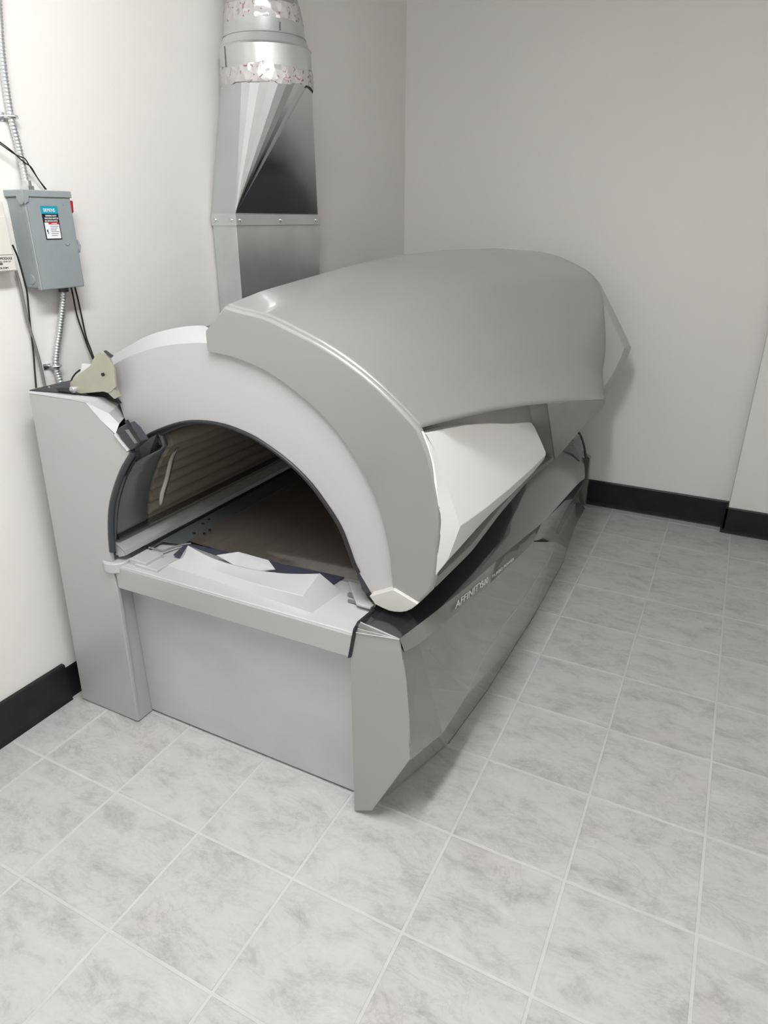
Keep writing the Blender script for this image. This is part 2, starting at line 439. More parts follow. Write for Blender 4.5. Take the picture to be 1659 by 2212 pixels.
# white edge strip beside the latch
tube('edge_strip', [(-0.9601, -0.0620, 1.0011), (-0.9425, -0.0620, 0.9822), (-0.9204, -0.0620, 0.9614)], .005, 'deck_white', bed, n=6)
ptop = [(-1.3069, -0.0350, 1.0727), (-1.1830, 0.0000, 1.0695), (-1.1029, 0.0350, 1.0623), (-1.0708, 0.0700, 1.0383)]
z0 = ptop[0][2]
plate = poly('top_plate', [ptop[0], ptop[1], ptop[2], ptop[3], (-.98, .35, ptop[3][2] + .03), (ptop[0][0], .6, 1.075)], [(0, 1, 2, 3, 4, 5)], 'slate', bed, solid=.003)
slot = [(-1.2445, -0.0011, 1.0795), (-1.2092, -0.0145, 1.0795), (-1.1759, -0.0159, 1.0795), (-1.1566, -0.0121, 1.0795), (-1.1818, 0.0121, 1.0795), (-1.2145, 0.0207, 1.0795), (-1.2403, 0.0139, 1.0795)]
poly('slot', slot, [tuple(range(len(slot)))], 'dark', plate)
prism('hinge_recess', [(-1.1908, 0.0350, 1.0631), (-1.0936, 0.0350, 1.0789), (-1.0705, 0.0350, 1.0789), (-1.0553, 0.0350, 1.0676), (-1.0378, 0.0350, 1.0515), (-1.1025, 0.0350, 1.0636)], (0, .03, 0), 'dark', bed)
cyl('screw', (-1.2590, -0.0063, 1.0830), (0, 0, 1), .0035, .004, 'chrome', plate, n=8)

# latch block between tower and canopy
prism('latch_block', [(-0.9543, -0.0640, 1.0100), (-0.9418, -0.0640, 1.0216), (-0.9125, -0.0640, 1.0366), (-0.8926, -0.0640, 1.0233), (-0.8696, -0.0640, 0.9932), (-0.9076, -0.0640, 0.9652), (-0.9148, -0.0640, 0.9704)], (0, .03, 0), 'slate', bed, bevel=.003)
prism('latch_insert', [(-0.9173, -0.0660, 1.0193), (-0.9000, -0.0660, 1.0240), (-0.8792, -0.0660, 0.9912), (-0.8897, -0.0660, 0.9872)], (0, .01, 0), 'liner', bed)
tube('latch_rod', [(-0.9067, -0.0660, 1.0463), (-0.8939, -0.0660, 1.0224), (-0.8696, -0.0660, 0.9913)], .0055, 'black', bed, n=6)
# black edge gasket following the tower cut-out
tube('tower_gasket', [(-0.9118, -0.0550, 0.9581)] + off(smooth_poly([(-0.9168, -0.0550, 0.9497), (-0.9588, -0.0550, 0.9007), (-0.9935, -0.0550, 0.8474), (-1.0233, -0.0550, 0.7923), (-1.0418, -0.0550, 0.7376), (-1.0538, -0.0550, 0.6798), (-1.0598, -0.0550, 0.6323)], 16), (0, 0, 0)), .009, 'slate', bed, n=8)
tube('tower_gasket_inner', smooth_poly([(-0.9282, -0.0300, 0.9378), (-0.9706, -0.0300, 0.8880), (-1.0076, -0.0300, 0.8282), (-1.0320, -0.0300, 0.7813), (-1.0514, -0.0300, 0.7257), (-1.0683, -0.0300, 0.6569)], 16), .0045, 'black', bed, n=8)

# --- tunnel liner, lamps and shield
arch = smooth_poly([(-0.9830, 0.0450, 0.9530), (-0.9337, 0.0450, 0.9798), (-0.8475, 0.0450, 1.0147), (-0.7781, 0.0450, 1.0313), (-0.7039, 0.0450, 1.0352), (-0.6373, 0.0450, 1.0269), (-0.5739, 0.0450, 1.0084), (-0.4927, 0.0450, 0.9678), (-0.4300, 0.0450, 0.9213), (-0.3840, 0.0450, 0.8705), (-0.3472, 0.0450, 0.8207), (-0.3231, 0.0450, 0.7645), (-0.3048, 0.0450, 0.7187), (-0.2610, 0.0450, 0.6530)], 60)
left_arc = [(p[0] + .008, 0, p[2]) for p in reversed(smooth_poly([(-0.9282, -0.0300, 0.9378), (-0.9706, -0.0300, 0.8880), (-1.0076, -0.0300, 0.8282), (-1.0320, -0.0300, 0.7813), (-1.0514, -0.0300, 0.7257), (-1.0683, -0.0300, 0.6569)], 12))]
sect = left_arc + [(p[0], 0, p[2] + .012) for p in arch[3:57]]
def push(sec, d):
    out = []
    for i, p in enumerate(sec):
        a = Vector(sec[max(i - 1, 0)]); b = Vector(sec[min(i + 1, len(sec) - 1)])
        t = (b - a).normalized(); n = Vector((t.z, 0, -t.x))
        out.append(tuple(Vector(p) + n * d))
    return out
sect = resample(sect, 70)
def at_y(sec, y): return [(p[0], y, p[2]) for p in sec]
def front_y(sec):
    return [(p[0], (-.042 if i < len(sec) * .20 else -.02 if i < len(sec) * .24 else .065), p[2]) for i, p in enumerate(sec)]
tun_in = push(sect, -.004); tun_out = push(sect, -.047)
grid('tunnel_liner', [front_y(tun_in), at_y(tun_in, .085), at_y(tun_out, .10), at_y(tun_out, 2.14), at_y(tun_in, 2.15)], 'smoked', bed, solid=.004)
shield_sec = push(sect, 0.012)
# lamps: tubes along the tunnel, parented to the canopy further down
lamp_sec = resample(push(sect, -0.012), 2)
path = push(sect, -0.024)
tot = sum(math.dist(a, b) for a, b in zip(path, path[1:]))
nl = int(tot / 0.0425)
lamp_pts = resample(path, nl)[0:-1]

poly('liner_cheek', [(-1.0116, 0.0300, 0.9069), (-0.9832, 0.0300, 0.9437), (-0.9408, 0.0600, 0.9708), (-0.9664, 0.0900, 0.9222), (-0.9954, 0.0500, 0.8673)], [(0, 1, 2, 3, 4)], 'smoked', bed, solid=.003)
# --- canopy
BASEY = [.043, .055, .08] + [.12 + (2.10 - .12) * k / 44 for k in range(45)]
rows = []
left_corner = (-0.6999, 0.0300, 1.2733)
dxl = left_corner[0] - PF[0][0]; dzl = left_corner[2] - PF[0][2]
for y in BASEY:
    r = [skin(y, i) for i in range(NS)]
    c = r[0]
    lead = [(c[0] + dxl * f, y, c[2] + dzl * f) for f in (1.0, .66, .33)]
    rows.append(lead + r)
# front face of the shell between the bezel line and the rim
low = smooth_poly([(-0.7001, 0.0300, 1.2228), (-0.6558, 0.0300, 1.2186), (-0.6146, 0.0300, 1.2133), (-0.5343, 0.0300, 1.1923), (-0.4580, 0.0300, 1.1557), (-0.3916, 0.0300, 1.1125), (-0.3337, 0.0300, 1.0617), (-0.2865, 0.0300, 1.0005), (-0.2550, 0.0300, 0.9487), (-0.2333, 0.0300, 0.9023), (-0.2157, 0.0300, 0.8428), (-0.2038, 0.0300, 0.7864), (-0.1973, 0.0300, 0.7274), (-0.1927, 0.0300, 0.6901)], 80)
bm = grid_bm(rows)
canopy = finish(bm, 'canopy_shell', 'silver', bed, smooth=True, solid=.006, off=-1, angle=38)
rim0 = [(p[0], YF, p[2]) for p in [skin(YF, i) for i in range(NS)]]
rim0 = [(rim0[0][0] + dxl * f, YF, rim0[0][2] + dzl * f) for f in (1.0, .66, .33)] + rim0
up_a = rim0[:4]; up_b = rim0[3:]; up_c = SF + [(-0.1142, 0.0300, 0.6815), (-0.1265, 0.0300, 0.6657)]
UP = resample(up_a, 6)[:-1] + resample(up_b, 50)[:-1] + resample(up_c, 26)
LO = resample(low[:6], 6)[:-1] + resample(low[5:56], 50)[:-1] + resample(low[55:], 26)
face_rows = [off(LO, (0, .018, 0)), LO, [lerp(a, b, .33) for a, b in zip(LO, UP)], [lerp(a, b, .67) for a, b in zip(LO, UP)],
             [tuple(Vector(b) - (Vector(b) - Vector(a)).normalized() * .0075) for a, b in zip(LO, UP)],
             [tuple(Vector(b) + Vector((0, .0012, 0)) - (Vector(b) - Vector(a)).normalized() * .0035) for a, b in zip(LO, UP)],
             [tuple(Vector(b) + Vector((0, .0045, 0)) - (Vector(b) - Vector(a)).normalized() * .0008) for a, b in zip(LO, UP)],
             [tuple(Vector(b) + Vector((0, .010, 0)) + (Vector(b) - Vector(a)).normalized() * .0004) for a, b in zip(LO, UP)],
             [tuple(Vector(b) + Vector((0, .018, 0)) + (Vector(b) - Vector(a)).normalized() * .0006) for a, b in zip(LO, UP)]]
grid('canopy_front_face', face_rows[:5], 'silver', canopy, angle=20)
grid('canopy_front_rim', face_rows[4:], 'silver', canopy, angle=60)
# flank below the knee: recessed, with a rail along the lower edge
ts = [0, .012, .03] + [.06 + .88 * k / 26 for k in range(27)] + [.955, .985, 1.0]
rs_ = [0, .02, .05] + [.1 + .78 * k / 12 for k in range(13)] + [.90, .925, .93, .96, 1.0]
def inset(t, r):
    a = min(1, max(0, (t - .0) / .012)) * min(1, max(0, (1 - t) / .03))
    c = min(1, r / .03) if r < .5 else (0.0 if r >= .93 else 1.0 if r <= .9 else (0.93 - r) / .03)
    return 0.045 * a * c
fl = []
for t in ts:
    row = []
    for r in rs_:
        p = side(t, r); row.append((p[0] - inset(t, r), p[1] + .016 * max(0, 1 - t / .03), p[2]))
    fl.append(row)
grid('canopy_flank', fl, 'recess_shade', canopy, angle=40)
bott = [p[-1] for p in fl]
bott = [p for p in bott if p[1] > .1]
grid('canopy_underside', [bott, [(-.31, p[1], p[2] - .0) for p in bott]], 'recess_shade', canopy)

# foot-end facets of the canopy
A3 = KNEE[4]; A4 = KNEE[5]; A5 = KNEE[6]; A6 = KNEE[7]
B4 = SBOT[-1]; Bm = (-0.0900, 1.6416, 0.6778); B6 = (-0.0700, 2.1193, 0.6881)
poly('canopy_foot_wedge', [A3, A4, B4], [(0, 1, 2)], 'recess_shade', canopy, solid=.004, off=-1)
poly('canopy_foot_facet', [A4, A5, A6, B6, Bm, B4], [(0, 1, 4, 5), (1, 2, 3, 4)], 'recess_shade', canopy, solid=.004, off=-1)
poly('canopy_foot_underside', [B4, Bm, B6, (-.35, B6[1], B6[2]), (-.35, Bm[1], Bm[2]), (-.31, B4[1], B4[2])], [(0, 1, 4, 5), (1, 2, 3, 4)], 'recess_shade', canopy)

# white flank panel
edge_l = [(-0.1278, 0.0390, 1.0961), (-0.1144, 0.0377, 1.0680), (-0.0995, 0.0366, 1.0282), (-0.0898, 0.0323, 0.9881), (-0.0833, 0.0340, 0.9246), (-0.0806, 0.0340, 0.8645), (-0.0823, 0.0340, 0.8004), (-0.0856, 0.0360, 0.7537)]
crs_l = [(-0.1229, 0.0459, 1.0876), (-0.1130, 0.0637, 1.0534), (-0.1007, 0.0748, 1.0129), (-0.0871, 0.0815, 0.9696), (-0.0679, 0.0910, 0.9081), (-0.0527, 0.0959, 0.8600), (-0.0692, 0.0701, 0.7832), (-0.0850, 0.0360, 0.7538)]
top_e = [(-0.1248, 0.1554, 1.0712), (-0.1254, 0.3104, 1.0413), (-0.1229, 0.5825, 0.9781), (-0.1189, 0.8855, 0.9043), (-0.1168, 0.9275, 0.8891), (-0.1124, 0.9522, 0.8704), (-0.0984, 0.9895, 0.8194), (-0.0828, 1.0254, 0.7640), (-0.0794, 1.0154, 0.7554)]
bot_c = [(-0.0714, 0.8075, 0.7731), (-0.0622, 0.5199, 0.8030), (-0.0562, 0.2949, 0.8304)]
bot_e = [(-0.1039, 1.1079, 0.7078), (-0.1070, 0.9690, 0.7000), (-0.1025, 0.6955, 0.7166), (-0.0994, 0.4828, 0.7342), (-0.1000, 0.3621, 0.7351), (-0.0938, 0.2375, 0.7429), (-0.0861, 0.1148, 0.7546)]
vv = edge_l + crs_l + top_e + bot_c + bot_e
E0, C0, T0, B0, D0 = 0, 8, 16, 25, 28
grid('flank_bevel', [edge_l, crs_l], 'white_gloss', canopy, angle=70)
wf = [tuple([C0 + k for k in range(6)] + [B0 + 2, B0 + 1, B0] + [T0 + k for k in range(8, -1, -1)])]
wf += [(T0 + 8, B0, D0 + 1, D0), (B0, B0 + 1, D0 + 2, D0 + 1), (B0 + 1, B0 + 2, D0 + 3, D0 + 2), (B0 + 2, C0 + 5, D0 + 4, D0 + 3), (C0 + 5, D0 + 5, D0 + 4), (C0 + 5, C0 + 6, D0 + 5), (C0 + 6, D0 + 6, D0 + 5), (C0 + 6, C0 + 7, D0 + 6)]
rim_i = [E0 + k for k in range(8)] + [D0 + k for k in range(6, -1, -1)] + [T0 + k for k in range(8, -1, -1)] + [C0]
nb = len(vv)
vv2 = vv + [(vv[k][0] - .022, vv[k][1] + .002, vv[k][2]) for k in rim_i]
m_ = len(rim_i)
wf += [(rim_i[k], rim_i[(k + 1) % m_], nb + (k + 1) % m_, nb + k) for k in range(m_)]
poly('flank_panel', vv2, wf, 'white_gloss', canopy, smooth=True, angle=12, bevel=.0025)

# white bezel ring round the opening
outer_f = smooth_poly([(-0.9830, 0.0450, 0.9530), (-1.0154, 0.0450, 0.9820), (-1.0351, 0.0450, 0.9981), (-1.0481, 0.0450, 1.0532), (-1.0582, 0.0450, 1.1115), (-1.0653, 0.0450, 1.1425)], 12)[:-1] + \
    smooth_poly([(-1.0642, 0.0450, 1.1476), (-1.0255, 0.0450, 1.1660), (-0.9810, 0.0450, 1.1845), (-0.9280, 0.0450, 1.2021), (-0.8767, 0.0450, 1.2160), (-0.8273, 0.0450, 1.2258), (-0.7810, 0.0450, 1.2322), (-0.7176, 0.0450, 1.2381), (-0.6384, 0.0450, 1.2320), (-0.5448, 0.0450, 1.2091), (-0.4557, 0.0450, 1.1675), (-0.3818, 0.0450, 1.1189), (-0.3275, 0.0450, 1.0663), (-0.2795, 0.0450, 1.0049), (-0.2434, 0.0450, 0.9456), (-0.2191, 0.0450, 0.8797), (-0.2004, 0.0450, 0.8232), (-0.1900, 0.0450, 0.7574), (-0.1854, 0.0450, 0.6686)], 70)
nA = len(outer_f)
inner_f = resample([arch[0], arch[1]], 8)[:-1] + resample(arch[1:], nA - 7)
mid1 = [lerp(a, b, .08) for a, b in zip(inner_f, outer_f)]
mid2 = [tuple(Vector(lerp(a, b, .5)) + Vector((0, -.004, 0))) for a, b in zip(inner_f, outer_f)]
mid3 = [lerp(a, b, .95) for a, b in zip(inner_f, outer_f)]
outer_b = [(-1.0432, 0.1000, 0.9291), (-1.0770, 0.1000, 0.9594), (-1.0974, 0.1000, 0.9762), (-1.1110, 0.1000, 1.0336), (-1.1216, 0.1000, 1.0943), (-1.1251, 0.1000, 1.1518)]
top_b = smooth_poly([(-1.1230, 0.1000, 1.1611), (-1.0637, 0.1000, 1.1876), (-0.9789, 0.1000, 1.2251), (-0.9278, 0.1000, 1.2419), (-0.8746, 0.1000, 1.2550), (-0.8128, 0.1000, 1.2660), (-0.7514, 0.1000, 1.2711)], 24)
ob = []
kk = 11
for i, p in enumerate(outer_f):
    if i < kk:
        w = i / kk
        ob.append((p[0] - .012 * w, .10, p[2] + .004 * w))
    else:
        x = p[0]
        # height of the lip over this x
        cand = None
        for a, b in zip(top_b, top_b[1:]):
            f = (i - kk) / 30.0
        f = min(1.0, (i - kk) / 32.0)
        q = resample(top_b, 101)[int(f * 100)] if f < 1 else None
        ob.append(q if q else (p[0], .10, p[2]))
bez = grid('front_bezel', [off(inner_f, (0, .05, 0)), inner_f, mid1, mid2, mid3, outer_f, ob], 'white', canopy, angle=35)
body_sec = ob[:kk + 34]
def body_y(y):
    k = (y - .1) / 2.0
    return [(p[0] + .01 * k, y + .004, p[2] - .012 + .03 * k * (p[2] > 1.0)) for p in body_sec]
grid('canopy_back_cover', [body_y(.1), body_y(.8), body_y(1.5), body_y(2.1)], 'slate', canopy)
tube('arch_seal', off(arch[1:56], (0, -.002, 0)), .0055, 'black', canopy, n=8)
tube('arch_seal_inner', [(p[0] - .002, .075, p[2] - .004) for p in arch[1:22]], .010, 'slate', canopy, n=8)
# beige cap closing the lower end of the arch
cap_f = [(-0.2559, 0.0220, 0.6584), (-0.2261, 0.0220, 0.6750), (-0.1888, 0.0220, 0.6952), (-0.1558, 0.0220, 0.6834), (-0.1230, 0.0220, 0.6710), (-0.1393, 0.0220, 0.6531), (-0.1527, 0.0220, 0.6427), (-0.1689, 0.0220, 0.6355), (-0.1865, 0.0220, 0.6318), (-0.1992, 0.0220, 0.6309), (-0.2184, 0.0220, 0.6335), (-0.2394, 0.0220, 0.6388)]
prism('arch_end_cap', cap_f, (0.004, .10, 0.008), 'cream', canopy, bevel=.0025)
prism('arch_end_buffer', [(-0.3049, 0.0500, 0.7038), (-0.2930, 0.0500, 0.6975), (-0.2630, 0.0500, 0.6505), (-0.2804, 0.0500, 0.6418), (-0.2923, 0.0500, 0.6522), (-0.2974, 0.0500, 0.6724), (-0.3079, 0.0500, 0.6858)], (0, .05, 0), 'slate', canopy, bevel=.003)
# foot end ring, flared wider than the shell
foot_ring = [(-1.02, 2.14, .72), (-1.05, 2.14, 1.0), (-.95, 2.14, 1.2), (-.62, 2.14, 1.335), (-.36, 2.14, 1.33), (-0.1795, 2.1600, 1.2564), (-0.0979, 2.1600, 1.1311), (-0.0210, 2.1800, 1.0079), (0.0025, 2.1800, 0.9695), (-0.0055, 2.1800, 0.9263), (-0.0382, 2.1800, 0.8343), (-0.0822, 2.1800, 0.7430), (-.16, 2.18, .68), (-.3, 2.18, .66)]
bmf = bmesh.new()
n = len(foot_ring)
inn = [lerp(p, (-.62, 2.16, .78), .32) for p in foot_ring]
front_v = [(p[0] * .985 - .012, 2.09, p[2]) for p in foot_ring]
back_v = [(p[0], 2.24, p[2] - .02) for p in foot_ring]
inb = [(p[0], 2.24, p[2]) for p in inn]
inf = [(p[0], 2.09, p[2]) for p in inn]
grid('foot_bezel', [inf, front_v, foot_ring, back_v, inb], 'legpanel', canopy, angle=30)

for k, p in enumerate(lamp_pts):
    cy = [(p[0], .105, p[2]), (p[0], 2.10, p[2])]
    if k == 0:
        lamp0 = tube('lamp_tube', cy, .0206, 'lamp', canopy, n=12); p0 = p
    else:
        c = lamp0.copy(); COL.objects.link(c); c.parent = canopy; c.location = (p[0] - p0[0], 0, p[2] - p0[2])
grid('lamp_shield', [at_y(shield_sec, .075), at_y(shield_sec, 2.14)], 'shield', canopy)

# --- lying surface
def bench_z(x): return .600 - .010 * (1 - ((x + .66) / .40) ** 2)
bx = [-1.0 + .70 * k / 18 for k in range(19)]
bench = grid('bench_acrylic', [[(x, y, bench_z(x)) for x in bx] for y in (.15, .8, 1.5, 2.15)], 'acrylic', bed, solid=.006)
box('bench_tray', -1.05, -.28, .12, 2.3, .47, .485, 'liner', bed)
for k in range(15):
    x = -.985 + k * .0475
    if k == 0:
        bl = tube('lamp_tube', [(x, .2, 0), (x, 2.1, 0)], .0185, 'lamp', bench, n=12); bl.location.z = bench_z(x) - .034; x0 = x
    else:
        c = bl.copy(); COL.objects.link(c); c.parent = bench; c.location = (x - x0, 0, bench_z(x) - .034)
poly('bench_gasket', [(-.93, .05, .604), (-.95, .128, .604), (-.41, .163, .604), (-.43, .06, .604)], [(0, 1, 2, 3)], 'navy', bed, solid=.003)
poly('bench_side_strip', [(-1.03, .09, .612), (-.955, .12, .603), (-.955, 2.15, .603), (-1.03, 2.15, .612)], [(0, 1, 2, 3)], 'smoked', bed, solid=.003)
for (u, v) in [(-1.0088, 0.3003, 0.6060), (-1.0040, 0.2652, 0.6060), (-0.9526, 0.2389, 0.6060), (-0.9497, 0.2090, 0.6060)] and [(-0.9993, 0.2901, 0.6120)[:2], (-0.9945, 0.2551, 0.6120)[:2], (-0.9435, 0.2290, 0.6120)[:2], (-0.9406, 0.1994, 0.6120)[:2], (-0.9715, 0.1874, 0.6120)[:2]]:
    cyl('vent_hole', (u, v, .6085), (0, 0, 1), .0045, .002, 'dark', bed, n=10)
# anodised rail on the wall side
rail = grid('side_rail', [[(-1.092, y, .658), (-1.084, y, .660), (-1.036, y, .628), (-1.032, y, .616), (-1.06, y, .605)] for y in (-.035, .8, 2.2)], 'alu', bed, angle=25)
poly('rail_end', [(-1.092, -.036, .658), (-1.084, -.036, .660), (-1.036, -.036, .628), (-1.032, -.036, .616), (-1.06, -.036, .605)], [(0, 1, 2, 3, 4)], 'white', rail)
tube('rail_upper_gasket', [(-1.060, -.03, .668), (-1.056, 2.2, .668)], .009, 'black', bed, n=6)  # black band along the upper edge of the rail
tube('rail_lower_gasket', [(-1.026, .04, .612), (-1.026, 2.2, .612)], .006, 'black', bed, n=6)
cyl('rail_screw', (-1.0648, -0.0400, 0.6153), (0, 1, 0), .0045, .006, 'chrome', bed, n=8)
# pale strip hanging on the lamp shield
st = [(-0.9300, 0.1211, 0.9186), (-0.9400, 0.1068, 0.8934), (-0.9450, 0.0957, 0.8637), (-0.9500, 0.0835, 0.8285), (-0.9500, 0.0630, 0.7970), (-0.9500, 0.0458, 0.7629)]
st = smooth_poly(st, 16)
wds = [.002, .006, .008, .009, .010, .010, .010, .010, .010, .0105, .011, .011, .011, .010, .007, .003]
grid('hanging_strip', [[(p[0], p[1] - w, p[2]) for p, w in zip(st, wds)], [(p[0] + .004, p[1], p[2]) for p in st], [(p[0], p[1] + w, p[2] - .002) for p, w in zip(st, wds)]], 'strip', bed, solid=.002)

# --- deck with moulded pillow
DZ = .586
deck_top = [(-1.062, -.04, DZ), (-1.055, -.052, DZ), (-.264, -.050, DZ + .004), (-0.2613, 0.0511, 0.6000), (-.262, .178, .600), (-1.05, .138, DZ + .006), (-1.086, .0, DZ + .006), (-1.082, -.03, DZ)]
prism('deck', deck_top, (0, 0, -.012), 'deck_white', bed, bevel=.004, seg=2)
sk = [(-1.0758, -0.0560, 0.5726), (-0.2555, -0.0560, 0.5967), (-0.2742, -0.0560, 0.5162), (-1.0683, -0.0560, 0.4769)]
sk = [(-1.064, -.056, DZ - .002), (-.262, -.056, DZ + .002), (-.268, -.056, .519), (-1.062, -.056, .510)]
prism('deck_skirt', sk, (0, .05, 0), 'legpanel', bed, bevel=.003)
# rounded deck corner
cyl('deck_corner', (-1.076, -.030, DZ - .006), (0, 0, 1), .042, .032, 'deck_white', bed, n=24, bevel=.004)
for nm, a in (('deck_step', (-1.025, -.96, -.03, .04, .606)), ('deck_step', (-1.0, -.915, -.035, .03, .596))):
    box(nm, a[0], a[1], a[2], a[3], DZ - .003, a[4], 'deck_white', bed, bevel=.002)
tube('deck_seam', smooth_poly([(-1.0334, 0.0426, 0.6100), (-0.9990, 0.0472, 0.6080), (-0.9733, 0.0509, 0.6060), (-0.9644, 0.0763, 0.6060), (-0.9499, 0.1085, 0.6060), (-0.9326, 0.1281, 0.6060)], 18), .003, 'greycable', bed, n=6)
box('deck_slot', -.355, -.285, .085, .094, .598, .606, 'greycable', bed)
box('deck_slot', -.34, -.275, .060, .066, .598, .604, 'greycable', bed)
prism('deck_bracket', [(-0.3816, 0.1356, 0.6120), (-0.3382, 0.1378, 0.6120), (-0.2926, 0.0847, 0.6120), (-0.2615, 0.0592, 0.6120), (-0.2636, 0.0430, 0.6120), (-0.3049, 0.0447, 0.6120), (-0.3295, 0.0738, 0.6120)], (0, 0, -.008), 'white', bed, bevel=.002)
# pillow: low front face, sloping top, sagging back ridge
FL = (-0.9324, 0.0061, 0.5840); FR = (-0.3941, -0.0203, 0.5840)
CL = (-0.8744, 0.0313, 0.6150); CR = (-0.4317, -0.0087, 0.6280)
RL = (-0.8623, 0.0453, 0.6520); RR = (-0.4318, 0.0718, 0.6550)
npl = 20
front_b = [lerp(FL, FR, k / npl) for k in range(npl + 1)]
crest_l = []
for k in range(npl + 1):
    s = k / npl; p = lerp(CL, CR, s); crest_l.append((p[0], p[1], p[2] - .010 * math.sin(math.pi * s)))
ridge = smooth_poly([RL, (-0.8199, 0.0426, 0.6420), (-0.7576, 0.0467, 0.6280), (-0.6896, 0.0534, 0.6220), (-0.6226, 0.0601, 0.6220), (-0.5471, 0.0642, 0.6300), (-0.4824, 0.0697, 0.6420), RR], npl + 1)
backb = [(lerp(RL, RR, k / npl)[0] * 1.0 + .012 * (k / npl * 2 - 1), .125, .590) for k in range(npl + 1)]
pillow = grid('headrest', [front_b, [lerp(a, b, .5) for a, b in zip(front_b, crest_l)], crest_l, [tuple(Vector(lerp(a, b, .5)) + Vector((0, 0, -.002))) for a, b in zip(crest_l, ridge)], ridge, backb], 'deck_white', bed, angle=24, bevel=.003)
RB = (-0.3745, 0.1046, 0.5880)
poly('headrest_end', [FR, CR, RR, RB, (backb[-1][0], .125, .59)], [(0, 1, 3), (1, 2, 3), (2, 4, 3)], 'deck_white', pillow, smooth=True, angle=50)
poly('headrest_end', [FL, CL, RL, (RL[0] - .045, .04, .588), (backb[0][0], .125, .59)], [(0, 1, 3), (1, 2, 3), (2, 4, 3)], 'deck_white', pillow, smooth=True, angle=50)
poly('headrest_flap', [(-0.7644, 0.0526, 0.6400), (-0.7194, 0.0940, 0.6420), (-0.6119, 0.0910, 0.6420), (-0.5723, 0.0657, 0.6360), (-0.6209, 0.0579, 0.6220), (-0.7065, 0.0541, 0.6220)], [(0, 1, 2, 3, 4, 5)], 'deck_white', pillow, solid=.004)

# --- front end panel (recessed) and corner leg
prism('front_panel', [(-1.078, .004, .010), (-.25, .004, .010), (-.25, .004, .53), (-1.078, .004, .53)], (0, .02, 0), 'panel', bed)
box('base_carcass', -1.08, -.30, .03, 2.35, .012, .47, 'slate', bed)
leg = [(-0.2677, -0.0550, 0.0049), (-0.2120, -0.0550, 0.0326), (-0.1003, -0.0550, 0.2637), (-0.1049, -0.0550, 0.3816), (-0.1155, -0.0550, 0.5034), (-0.1339, -0.0550, 0.6124), (-0.2522, -0.0550, 0.5985), (-0.2696, -0.0550, 0.5129)]
prism('corner_leg', leg, (0, .006, 0), 'leg_silver', bed, bevel=.0025)
prism('gap_gasket', [(-0.2564, -0.0585, 0.6098), (-0.2487, -0.0585, 0.6095), (-0.2647, -0.0585, 0.5236), (-0.2741, -0.0585, 0.5178)], (0, .05, 0), 'black', bed)
tube('gap_gasket_top', [(-0.2583, -0.0461, 0.6020), (-0.2566, -0.0327, 0.6120), (-0.2440, 0.0261, 0.6200)], .0042, 'black', bed, n=6)
# bright chamfer steps in front of the dark top
tip = (-0.1335, -0.0560, 0.6157)
cA = (-0.2516, -0.0560, 0.5992); cB = (-0.2508, -0.0503, 0.6080); cC = (-0.2548, -0.0289, 0.6130)
poly('chamfer_step', [cA, tip, cB, cC], [(0, 1, 2), (2, 1, 3)], 'apron', bed)
tube('chamfer_ridge', [cA, tip], .0022, 'chrome', bed, n=6)
tube('chamfer_ridge', [cB, lerp(cB, tip, .97)], .0016, 'chrome', bed, n=6)
tube('chamfer_ridge', [cC, lerp(cC, tip, .97)], .0022, 'chrome', bed, n=6)

# --- apron on the right-hand side
E = [(-0.1345, -0.0540, 0.6155), (-0.1250, 0.0560, 0.6023), (-0.1130, 0.1725, 0.5916), (-0.1000, 0.3500, 0.5721), (-0.0920, 0.5838, 0.5443), (-0.0900, 0.8450, 0.5002), (-0.0920, 1.1174, 0.4479), (-0.1100, 1.6107, 0.3523), (-0.1280, 1.9768, 0.2836), (-0.1500, 2.3196, 0.2195)]
S = [(-0.1208, -0.0540, 0.5835), (-0.1080, 0.0139, 0.5732), (-0.0920, 0.1076, 0.5727), (-0.0800, 0.2251, 0.5636), (-0.0760, 0.3656, 0.5417), (-0.0780, 0.5489, 0.5072), (-0.0770, 0.7256, 0.4772), (-0.0780, 0.9451, 0.4412)]
K = [(-0.1003, -0.0550, 0.2637), (-0.0830, 0.1181, 0.2197), (-0.0870, 0.3307, 0.2008), (-0.0920, 0.5273, 0.1367), (-0.0940, 0.7547, 0.0687), (-0.0860, 1.0629, 0.0644), (-0.0860, 1.3367, 0.1937), (-0.0920, 1.4254, 0.2327)]
F = [(-0.2257, -0.0298, 0.0030), (-0.2171, 0.0130, 0.0030), (-0.1341, 0.3112, 0.0030), (-0.1099, 0.6139, 0.0030), (-0.1029, 0.8972, 0.0030), (-0.0947, 1.1838, 0.0030), (-0.0996, 1.6982, 0.0030), (-0.1153, 1.8635, 0.0030), (-0.1399, 2.1785, 0.0030), (-0.1427, 2.4209, 0.0030)]
Edense = smooth_poly(E, 401)
Er = resample(Edense, 40); Sr = resample(smooth_poly(S, 60), 40)
iE = min(range(401), key=lambda k: math.dist(Edense[k], E[6])); Esub = resample(Edense[:iE + 1], 40)
S_out = Sr; S = [(p[0] - .009, p[1], p[2] + .003) for p in S]
grid('apron_strip', [off(Esub, (-.012, 0, .0)), Esub, Sr, off(Sr, (-.014, 0, .001))], 'apron', bed, angle=30)
ap_v = S + K
